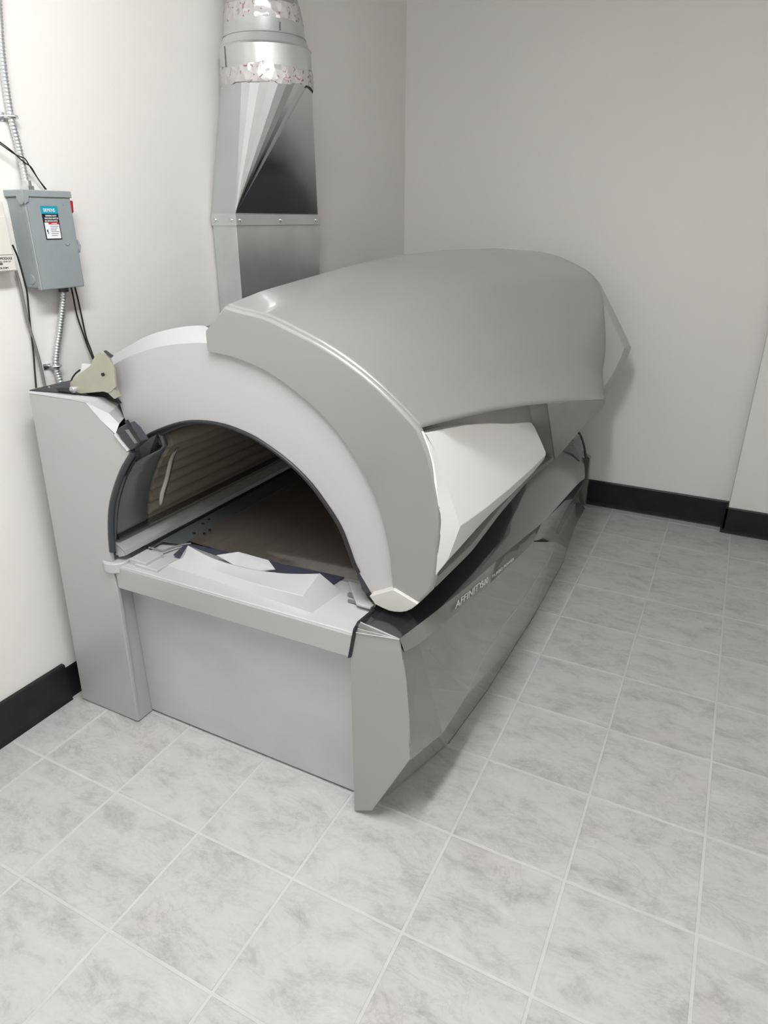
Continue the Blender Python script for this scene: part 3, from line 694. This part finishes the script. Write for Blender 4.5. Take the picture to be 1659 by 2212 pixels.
# indices: S 0-7, K 8-15
L1 = (-0.0830, 0.0315, 0.5116)
poly('apron_facet', [S[0], S[1], K[2], K[1], K[0]], [(0, 1, 4), (1, 3, 4), (1, 2, 3)], 'apron', bed, solid=.002, off=-1)
poly('apron_facet', [S[1], S[2], S[3], S[4], S[5], (K[5][0], K[5][1], K[5][2]), K[4], K[3], K[2]], [(0, 1, 8), (1, 2, 8), (2, 7, 8), (2, 3, 7), (3, 6, 7), (3, 4, 6), (4, 5, 6)], 'apron', bed, smooth=True, angle=60)
poly('apron_facet', [S[5], S[6], S[7], K[7], K[6], K[5]], [(0, 1, 5), (1, 4, 5), (1, 2, 4), (2, 3, 4)], 'apron', bed, smooth=True, angle=60)
poly('apron_kick', K + F[:8], [(0, 1, 10), (0, 10, 9), (0, 9, 8), (1, 2, 10), (2, 3, 11), (2, 11, 10), (3, 4, 11), (4, 12, 11), (4, 5, 12), (5, 13, 12), (5, 6, 13), (6, 14, 13), (6, 7, 15), (6, 15, 14)], 'apron', bed, smooth=True, angle=50)
prism('apron_foot', [F[2], F[3], F[4], F[5], F[6], F[7], (F[7][0] - .05, F[7][1], .003), (F[2][0] - .05, F[2][1], .003)], (0, 0, -.0025), 'black', bed)
# concave foot-end piece
jE = min(range(401), key=lambda k: math.dist(Edense[k], E[5])); Erear = resample(Edense[jE:], 22); Frear = resample(F[4:], 22)
rr = []
for a, b in zip(Erear, Frear):
    rr.append([a] + [tuple(Vector(lerp(a, b, f)) + Vector((-.06 * math.sin(math.pi * f) * f, 0, 0))) for f in [k / 10 for k in range(1, 10)]] + [b])
grid('apron_foot_end', rr, 'apron', bed, angle=60)
# charcoal top between apron edge and canopy, twisting down towards the foot
I = [cC, (-0.2463, 0.0304, 0.6170), (-.27, .16, .618), (-.30, .6, .60), (-.30, 1.2, .575), (-.30, 1.7, .53), (-.30, 2.1, .47), (-.30, 2.46, .42)]
Ir = resample(smooth_poly(I, 60), 40)
tops = []
for a, b in zip(Er, Ir):
    y = a[1]
    w = (y + .05) / 2.5
    tops.append([lerp(a, b, f) if f in (0, 1) else tuple(Vector(lerp(a, b, f)) + Vector((.03 * w * math.sin(math.pi * f), 0, .014 * w))) for f in (0, .04, .2, .4, .6, .8, 1)])
grid('armrest_top', tops, 'apron_top', bed, angle=60)
# foot end closure of the base
foot_p = [(-1.2, 2.40, .01), (-.15, 2.44, .01), (-.15, 2.45, .17), (-.155, 2.44, .30), (-.30, 2.40, .40), (-1.2, 2.40, .45)]
prism('base_foot_panel', foot_p, (0, .03, 0), 'apron', bed, bevel=.003)
tube('foot_arch_seal', smooth_poly([(-0.2215, 2.3600, 0.4619), (-0.2009, 2.3600, 0.4334), (-0.1802, 2.3600, 0.3839), (-0.1627, 2.3600, 0.3201)], 10), .006, 'slate', bed, n=8)
prism('foot_light_gap', [(-0.2409, 2.3400, 0.4071), (-0.2110, 2.3400, 0.4505), (-0.1692, 2.3400, 0.3252), (-0.2188, 2.3400, 0.3442)], (0, .01, 0), 'alu', bed)  # pale plate standing in for the light gap at the foot end

# lettering on the apron strip
ti = (-0.0890, 0.1822, 0.5790); tj = (-0.0790, 0.4440, 0.5396)
xd = Vector(tj) - Vector(ti); up = Vector((-0.1080, 0.2098, 0.5828)) - Vector(ti)
yd = Vector((-.25, 0, 1))
nn = xd.normalized().cross(yd).normalized()
text('lettering', 'AFFINITY', Vector(ti) + nn * .003, xd, yd, .024, 'silver_text', bed, squash=2.0, shear=.35)
t2 = Vector((-0.0815, 0.3680, 0.5497)); text('lettering', '500', t2 + nn * .003, xd, yd, .021, 'silver_text', bed, squash=1.8, shear=.35)
t3 = Vector((-0.0795, 0.4590, 0.5351)); text('lettering', 'TURBO POWER', t3 + nn * .003, xd, yd, .011, 'silver_text', bed, squash=2.7, shear=.35)

# --- hinge bracket on the tower
hb = [(-1.1815, 0.0040, 1.1032), (-1.1844, 0.0040, 1.0926), (-1.1809, 0.0040, 1.0813), (-1.1694, 0.0040, 1.0760), (-1.1452, 0.0040, 1.0747), (-1.0990, 0.0040, 1.0823), (-1.0568, 0.0040, 1.0895), (-1.0409, 0.0040, 1.0874), (-1.0266, 0.0040, 1.0927), (-1.0062, 0.0040, 1.1074), (-1.0032, 0.0040, 1.1519), (-1.0126, 0.0040, 1.1820), (-1.0247, 0.0040, 1.1912), (-1.0429, 0.0040, 1.1969), (-1.0549, 0.0040, 1.1929), (-1.0700, 0.0040, 1.1801), (-1.0917, 0.0040, 1.1556), (-1.1161, 0.0040, 1.1427), (-1.1414, 0.0040, 1.1277)]
bracket = prism('hinge_bracket', hb, (0, .006, 0), 'zinc', bed, bevel=.001)
cyl('hinge_bolt', (-1.1684, 0.0000, 1.0841), (0, 1, 0), .0095, .014, 'galv_matt', bracket, n=16, bevel=.002)
cyl('bracket_hole', (-1.0452, 0.0020, 1.1373), (0, 1, 0), .0045, .004, 'dark', bracket, n=10)
prism('bracket_tab', [(-1.0436, 0.0060, 1.0879), (-1.0160, 0.0060, 1.1034), (-1.0077, 0.0060, 1.0793), (-1.0211, 0.0060, 1.0727)], (0, .012, 0), 'zinc', bracket)
prism('bracket_lip', [(-1.0267, 0.0000, 1.2000), (-1.0192, 0.0000, 1.2030), (-0.9953, 0.0000, 1.1907), (-1.0032, 0.0000, 1.1852)], (0, .004, 0), 'slate', bracket)
prism('hinge_spring_plate', [(-1.2400, 0.1000, 1.1312), (-1.2073, 0.1000, 1.1327), (-1.2001, 0.1000, 1.1161), (-1.2591, 0.1000, 1.0942)], (0, .004, 0), 'white_gloss', bed)
tube('hinge_hose', smooth_poly([(-1.2825, 0.0850, 1.0784), (-1.2775, 0.0900, 1.0902), (-1.2666, 0.0950, 1.1026), (-1.2525, 0.1000, 1.1125)], 10), .0025, 'wire', bed, n=6)

# ------------------------------------------------------------ exhaust duct
DX, DY, DR = -1.205, 1.052, 0.157
duct = empty('exhaust_duct', (DX, 1.15, 1.0), 'galvanised sheet metal exhaust duct rising from behind the bed to the ceiling', 'duct')
xw = wall_x(1.1) + .004; bx0, bx1, by0, by1 = xw, -1.257, .88, 1.44
box('duct_box', bx0, bx1, by0, by1, 1.035, 1.51, 'galv_matt', duct, bevel=.002)
fl_ = box('flange', bx0 - .0, bx1 + .006, by0 - .006, by1 + .006, 1.496, 1.535, 'galv_matt', duct, bevel=.0015)
for (x, y, ax_) in ((bx1 + .008, .90, (1, 0, 0)), (bx1 + .008, 1.155, (1, 0, 0)), (bx1 + .008, 1.415, (1, 0, 0)), (-1.35, by0 - .008, (0, 1, 0)), (-1.275, by0 - .008, (0, 1, 0))):
    cyl('screw', (x, y, 1.515), ax_, .0065, .004, 'chrome', fl_, n=10)
ZT = 1.975
# square-to-round: flat triangles on the faces, fanned corners
nseg = 12
circ = [(DX + DR * math.cos(2 * math.pi * k / (4 * nseg)), DY + DR * math.sin(2 * math.pi * k / (4 * nseg)), ZT) for k in range(4 * nseg)]
rc = [(bx1, by1, 1.535), (bx0, by1, 1.535), (bx0, by0, 1.535), (bx1, by0, 1.535)]
fs = []
nseg = 10; brk = [28, 105, 195, 262, 388]
circ = []
for q in range(4):
    for k in range(nseg):
        a = math.radians(brk[q] + (brk[q + 1] - brk[q]) * k / nseg)
        circ.append((DX + DR * math.cos(a), DY + DR * math.sin(a), ZT))
vs = circ + rc
N4 = len(circ)
for q in range(4):
    for k in range(nseg):
        a = q * nseg + k; fs.append((N4 + q, (a + 1) % N4, a))
    fs.append((N4 + q, N4 + (q + 1) % 4, ((q + 1) * nseg) % N4))
poly('square_to_round', vs, fs, 'galv', duct, smooth=True, angle=5)
def lathe(name, prof, material, n=48, parent=duct, cx=DX, cy=DY, angle=30, solid=0):
    rows = [[(cx + r * math.cos(2 * math.pi * k / n), cy + r * math.sin(2 * math.pi * k / n), z) for k in range(n)] for r, z in prof]
    return grid(name, rows, material, parent, close=True, angle=angle, solid=solid)
lathe('lower_collar', [(DR, 1.965), (DR + .002, 1.985), (DR + .002, 2.052), (DR + .004, 2.055), (DR - .002, 2.060)], 'galv_matt')
lathe('reducer', [(DR - .001, 2.058), (.142, 2.088), (.140, 2.089)], 'galv_matt')
lathe('upper_collar', [(.144, 2.086), (.141, 2.092), (.138, 2.125), (.130, 2.15)], 'galv_matt')
lathe('round_pipe', [(.134, 2.13), (.121, 2.20), (.121, CEIL)], 'galv')
tube('pipe_seam', [(DX - .02, DY - .1205, 2.17), (DX - .02, DY - .1205, CEIL)], .002, 'galv_matt', duct, n=6)
tube('collar_seam', [(DX - .06, DY - .149, 1.985), (DX - .06, DY - .149, 2.05)], .0012, 'slate', duct, n=5)
tube('collar_seam', [(DX + .12, DY - .078, 2.09), (DX + .12, DY - .076, 2.115)], .0012, 'slate', duct, n=5)
def tape(name, zmid, h, rfun, seed):
    rnd = random.Random(seed); n = 96; rows = []
    top = [rnd.uniform(-1, 1) for _ in range(n)]; bot = [rnd.uniform(-1, 1) for _ in range(n)]
    for j in range(7):
        f = j / 6
        row = []
        for k in range(n):
            a = 2 * math.pi * k / n
            z = zmid + (f - .5) * h
            if f == 1: z += .008 * top[k // 4 * 4 % n]
            if f == 0: z += .007 * bot[k // 5 * 5 % n]
            r = rfun(z) + .0025 + (rnd.uniform(0, .0035) if 0 < j < 6 else 0)
            row.append((DX + r * math.cos(a), DY + r * math.sin(a), z))
        rows.append(row)
    return grid(name, rows, 'tape', duct, close=True, angle=60)
tape('foil_tape', 1.966, .056, lambda z: DR + .002, 3)
tape('foil_tape', 2.150, .060, lambda z: max(.122, .141 - (z - 2.09) * .19), 5)

# ------------------------------------------------------------ disconnect switch
sw = empty('disconnect_switch', (-1.35, .14, 1.336), 'grey steel enclosed disconnect switch box with red lever on the left wall', 'switch box')
wx = wall_x(.14)
sx = -1.311; sy0, sy1 = .068, .216
box('enclosure', wx, sx - .012, sy0 + .002, sy1 - .002, 1.340, 1.572, 'boxgrey', sw, bevel=.003)
box('cover', sx - .014, sx, sy0, sy1, 1.334, 1.574, 'boxgrey', sw, bevel=.003)
tube('cover_fold', [(sx - .001, sy0 + .002, 1.336), (sx - .001, sy0 + .002, 1.572)], .0028, 'boxgrey', sw, n=8)
box('rain_hood', wx, sx + .004, sy0 - .004, sy1 + .003, 1.572, 1.589, 'boxgrey', sw, bevel=.002)
prism('hood_lug', [(sx - .024, sy0 - .005, 1.574), (sx + .0045, sy0 - .005, 1.574), (sx + .004, sy0 - .005, 1.562), (sx - .002, sy0 - .005, 1.554), (sx - .014, sy0 - .005, 1.554), (sx - .022, sy0 - .005, 1.565)], (0, .006, 0), 'boxgrey', sw)
prism('hood_lug', [(sx + .0045, sy0 - .005, 1.574), (sx + .0045, sy0 + .012, 1.574), (sx + .0045, sy0 + .010, 1.562), (sx + .0045, sy0 - .003, 1.554)], (-.003, 0, 0), 'boxgrey', sw)
prism('red_lever', [(-1.345, sy1 + .001, 1.566), (-1.318, sy1 + .001, 1.566), (-1.322, sy1 + .001, 1.535), (-1.338, sy1 + .001, 1.528)], (0, .014, 0), 'red', sw, bevel=.003)
tube('padlock_hasp', [(-1.335, sy1, 1.462), (-1.322, sy1 + .010, 1.46), (-1.318, sy1 + .011, 1.445), (-1.322, sy1 + .010, 1.43), (-1.335, sy1, 1.428)], .0035, 'boxgrey', sw, n=8)
prism('knockout', [(-1.345 + .013 * math.cos(a), sy0 - .0005, 1.362 + .013 * math.sin(a)) for a in [2 * math.pi * k / 20 for k in range(20)]], (0, .003, 0), 'boxgrey', sw, bevel=.001)
tube('embossed_mark', [(sx + .0005, .172, 1.452), (sx + .0005, .179, 1.449), (sx + .0005, .186, 1.452)], .0012, 'boxgrey', sw, n=5)
cyl('cover_rivet', (sx + .0005, .190, 1.556), (1, 0, 0), .003, .002, 'boxgrey', sw, n=8)
# printed label
LX = sx + .0008
lab = box('label', sx - .001, LX, .1135, .1655, 1.4645, 1.5490, 'ink', sw)
def strip(name, y0, y1, z0, z1, m, d=.0005): return box(name, LX - .0005, LX + d, y0, y1, z0, z1, m, lab)
strip('label_band', .1125, .1665, 1.5305, 1.5505, 'teal')
strip('label_field', .1165, .1625, 1.4675, 1.5085, 'white_print')
strip('label_band', .1290, .1625, 1.5035, 1.5090, 'red_print', .0007)
for k in range(6): strip('label_rule', .1330, .1600 - .004 * (k % 3), 1.4985 - k * .0048, 1.5000 - k * .0048, 'grey_print', .0007)
strip('label_mark', .1200, .1240, 1.484, 1.4905, 'ink', .0007)
strip('label_mark', .1222, .1246, 1.4795, 1.4835, 'ink', .0007)
Y = (0, 1, 0); Z = (0, 0, 1)
text('lettering', 'SIEMENS', (LX + .0007, .1190, 1.5355), Y, Z, .0125, 'white_print', lab, squash=.82)
text('lettering', 'GENERAL DUTY', (LX + .0004, .1230, 1.5235), Y, Z, .0062, 'white_print', lab, squash=.80)
text('lettering', 'ENCLOSED SWITCH', (LX + .0004, .1195, 1.5170), Y, Z, .0062, 'white_print', lab, squash=.78)
text('lettering', '60A INDOOR SERVICE', (LX + .0004, .1190, 1.5105), Y, Z, .0058, 'white_print', lab, squash=.72)
text('lettering', 'DANGER', (LX + .0009, .1380, 1.5045), Y, Z, .0045, 'white_print', lab)

# ------------------------------------------------------------ cream control box at the left edge
cb = empty('control_module_box', (-1.36, -.04, 1.395), 'cream control module box with black print at the left edge, beside the grey switch', 'control box')
cx1 = -1.335
box('case', wall_x(-.05), cx1 - .003, -.26, .0245, 1.3865, 1.560, 'creambox', cb, bevel=.003)
box('lid', cx1 - .005, cx1 + .0006, -.256, .0205, 1.430, 1.5235, 'creambox', cb, bevel=.001)
box('label_plate', cx1 - .005, cx1, -.257, .0215, 1.390, 1.4285, 'creambox', cb, bevel=.001)
text('lettering', 'MODULE', (cx1 + .0006, -.0205, 1.4180), Y, Z, .0092, 'ink', cb, squash=.95)
text('lettering', 'INC. LISTED CO.', (cx1 + .0006, -.0240, 1.4118), Y, Z, .0040, 'grey_print', cb, squash=1.15)
text('lettering', '88', (cx1 + .0006, -.0240, 1.4050), Y, Z, .0085, 'ink', cb)
text('lettering', 'CK.COM', (cx1 + .0006, -.0290, 1.3950), Y, Z, .0070, 'ink', cb, squash=1.0)

# ------------------------------------------------------------ conduits and cables on the wall
def conduit(name, pts, r, label, n=12):
    p = smooth_poly(pts, 60)
    L_ = sum(math.dist(a, b) for a, b in zip(p, p[1:]))
    m = int(L_ / .0021); p = resample(p, m)
    radii = [r * (1.0 if (k % 4) in (0, 1) else .84) for k in range(m)]
    t = empty(name, p[-1], label, 'conduit')
    o = tube('flexible_tube', p, r, 'galv_matt', t, n=n, radii=radii)
    return t, p
cu, p1 = conduit('flexible_conduit', [(-1.3680, 0.2093, 2.3370), (-1.3680, 0.1674, 2.1394), (-1.3680, 0.1471, 2.0225), (-1.3680, 0.1275, 1.9015), (-1.3680, 0.1194, 1.7720), (-1.3680, 0.1243, 1.7027), (-1.3620, 0.1219, 1.6416), (-1.3550, 0.1173, 1.6029)], .0095, 'ribbed steel conduit running up the wall from the grey switch box')
sp = Vector((-1.3680, 0.1203, 1.7647))
bmx = bmesh.new(); box_bm(bmx, wall_x(.0) + .001, wall_x(0) + .004, sp.y - .028, sp.y - .008, sp.z - .011, sp.z + .010)
strap = finish(bmx, 'strap', 'chrome', cu)
tube('strap_band', [(wall_x(0) + .002, sp.y - .013, sp.z), (-1.362, sp.y - .0125, sp.z), (-1.355, sp.y, sp.z), (-1.362, sp.y + .0125, sp.z), (wall_x(0) + .002, sp.y + .013, sp.z)], .0045, 'chrome', cu, n=8)
cb_ = (-1.3520, 0.1170, 1.5995)
cyl('connector', (cb_[0], cb_[1], 1.595), (0, 0, 1), .017, .010, 'chrome', cu, n=6)
cyl('connector', (cb_[0], cb_[1], 1.606), (0, 0, 1), .012, .014, 'chrome', cu, n=12)
cl, p2 = conduit('flexible_conduit', [(-1.3450, 0.1657, 1.3243), (-1.3550, 0.1612, 1.2824), (-1.3660, 0.1456, 1.2168), (-1.3680, 0.1257, 1.1650), (-1.3680, 0.1104, 1.1194), (-1.3680, 0.1103, 1.0901), (-1.3600, 0.1099, 1.0586)], .0095, 'ribbed steel conduit hanging below the grey switch into the bed tower')
cyl('connector', (-1.3450, 0.1669, 1.3294), (0, 0, 1), .014, .016, 'slate', cl, n=12)
sp = Vector((-1.3680, 0.1102, 1.1111))
tube('strap_band', [(wall_x(0) + .002, sp.y - .013, sp.z), (-1.362, sp.y - .0125, sp.z), (-1.355, sp.y, sp.z), (-1.362, sp.y + .0125, sp.z), (wall_x(0) + .002, sp.y + .013, sp.z)], .0045, 'chrome', cl, n=8)
bmx = bmesh.new(); box_bm(bmx, wall_x(0) + .001, wall_x(0) + .004, sp.y - .032, sp.y - .008, sp.z - .007, sp.z + .009)
finish(bmx, 'strap', 'chrome', cl)
cyl('strap_screw', (wall_x(0) + .006, sp.y - .022, sp.z), (1, 0, 0), .004, .005, 'slate', cl, n=8)
def cable(name, pts, r, m, label, n=8):
    o = tube(name, smooth_poly(pts, 50), r, m, None, n=n)
    return tag(o, label, 'cable')
cable('wire', [(-1.3520, 0.0265, 1.7147), (-1.3520, 0.0601, 1.6957), (-1.3500, 0.0937, 1.6757), (-1.3500, 0.1115, 1.6705), (-1.3500, 0.1254, 1.6648), (-1.3550, 0.1382, 1.6491), (-1.3650, 0.1628, 1.6234), (-1.3720, 0.1882, 1.5943)], .0016, 'wire', 'thin black wire arching over the upper conduit, higher strand of the two')
cable('wire', [(-1.3500, 0.0262, 1.7187), (-1.3500, 0.0597, 1.6998), (-1.3500, 0.0884, 1.6818), (-1.3480, 0.1039, 1.6677), (-1.3520, 0.1234, 1.6559), (-1.3580, 0.1443, 1.6473), (-1.3660, 0.1658, 1.6201), (-1.3720, 0.1913, 1.5944)], .0018, 'wire', 'thin black wire crossing low in front of the upper conduit, lower strand')
cable('wire', [(-1.3400, 0.0283, 1.4534), (-1.3450, 0.0398, 1.4225), (-1.3550, 0.0519, 1.3712), (-1.3650, 0.0611, 1.3295), (-1.3700, 0.0588, 1.2791), (-1.3700, 0.0528, 1.2284), (-1.3700, 0.0466, 1.1637), (-1.3720, 0.0403, 1.1109), (-1.3720, 0.0330, 1.0604)], .0024, 'wire', 'thin black wire hanging from the cream box down to the bed tower')
cable('grey_cable', [(-1.3680, 0.0425, 1.3871), (-1.3680, 0.0457, 1.3528), (-1.3700, 0.0474, 1.3055), (-1.3700, 0.0477, 1.2574), (-1.3700, 0.0521, 1.2129), (-1.3700, 0.0598, 1.1414), (-1.3700, 0.0614, 1.0603)], .0042, 'greycable', 'thick grey cable running from under the cream box to the bed tower')
cable('wire', [(-1.3500, 0.1982, 1.3346), (-1.3580, 0.2066, 1.3045), (-1.3700, 0.2179, 1.2487), (-1.3700, 0.2292, 1.1889), (-1.3680, 0.2363, 1.1482), (-1.3600, 0.2411, 1.1106)], .0024, 'wire', 'black wire below the switch box, the left strand of the pair')
cable('wire', [(-1.3500, 0.2113, 1.3336), (-1.3580, 0.2217, 1.2965), (-1.3700, 0.2342, 1.2441), (-1.3700, 0.2377, 1.1793), (-1.3680, 0.2444, 1.1441), (-1.3600, 0.2452, 1.1128)], .0024, 'wire', 'black wire below the switch box, the right strand of the pair')
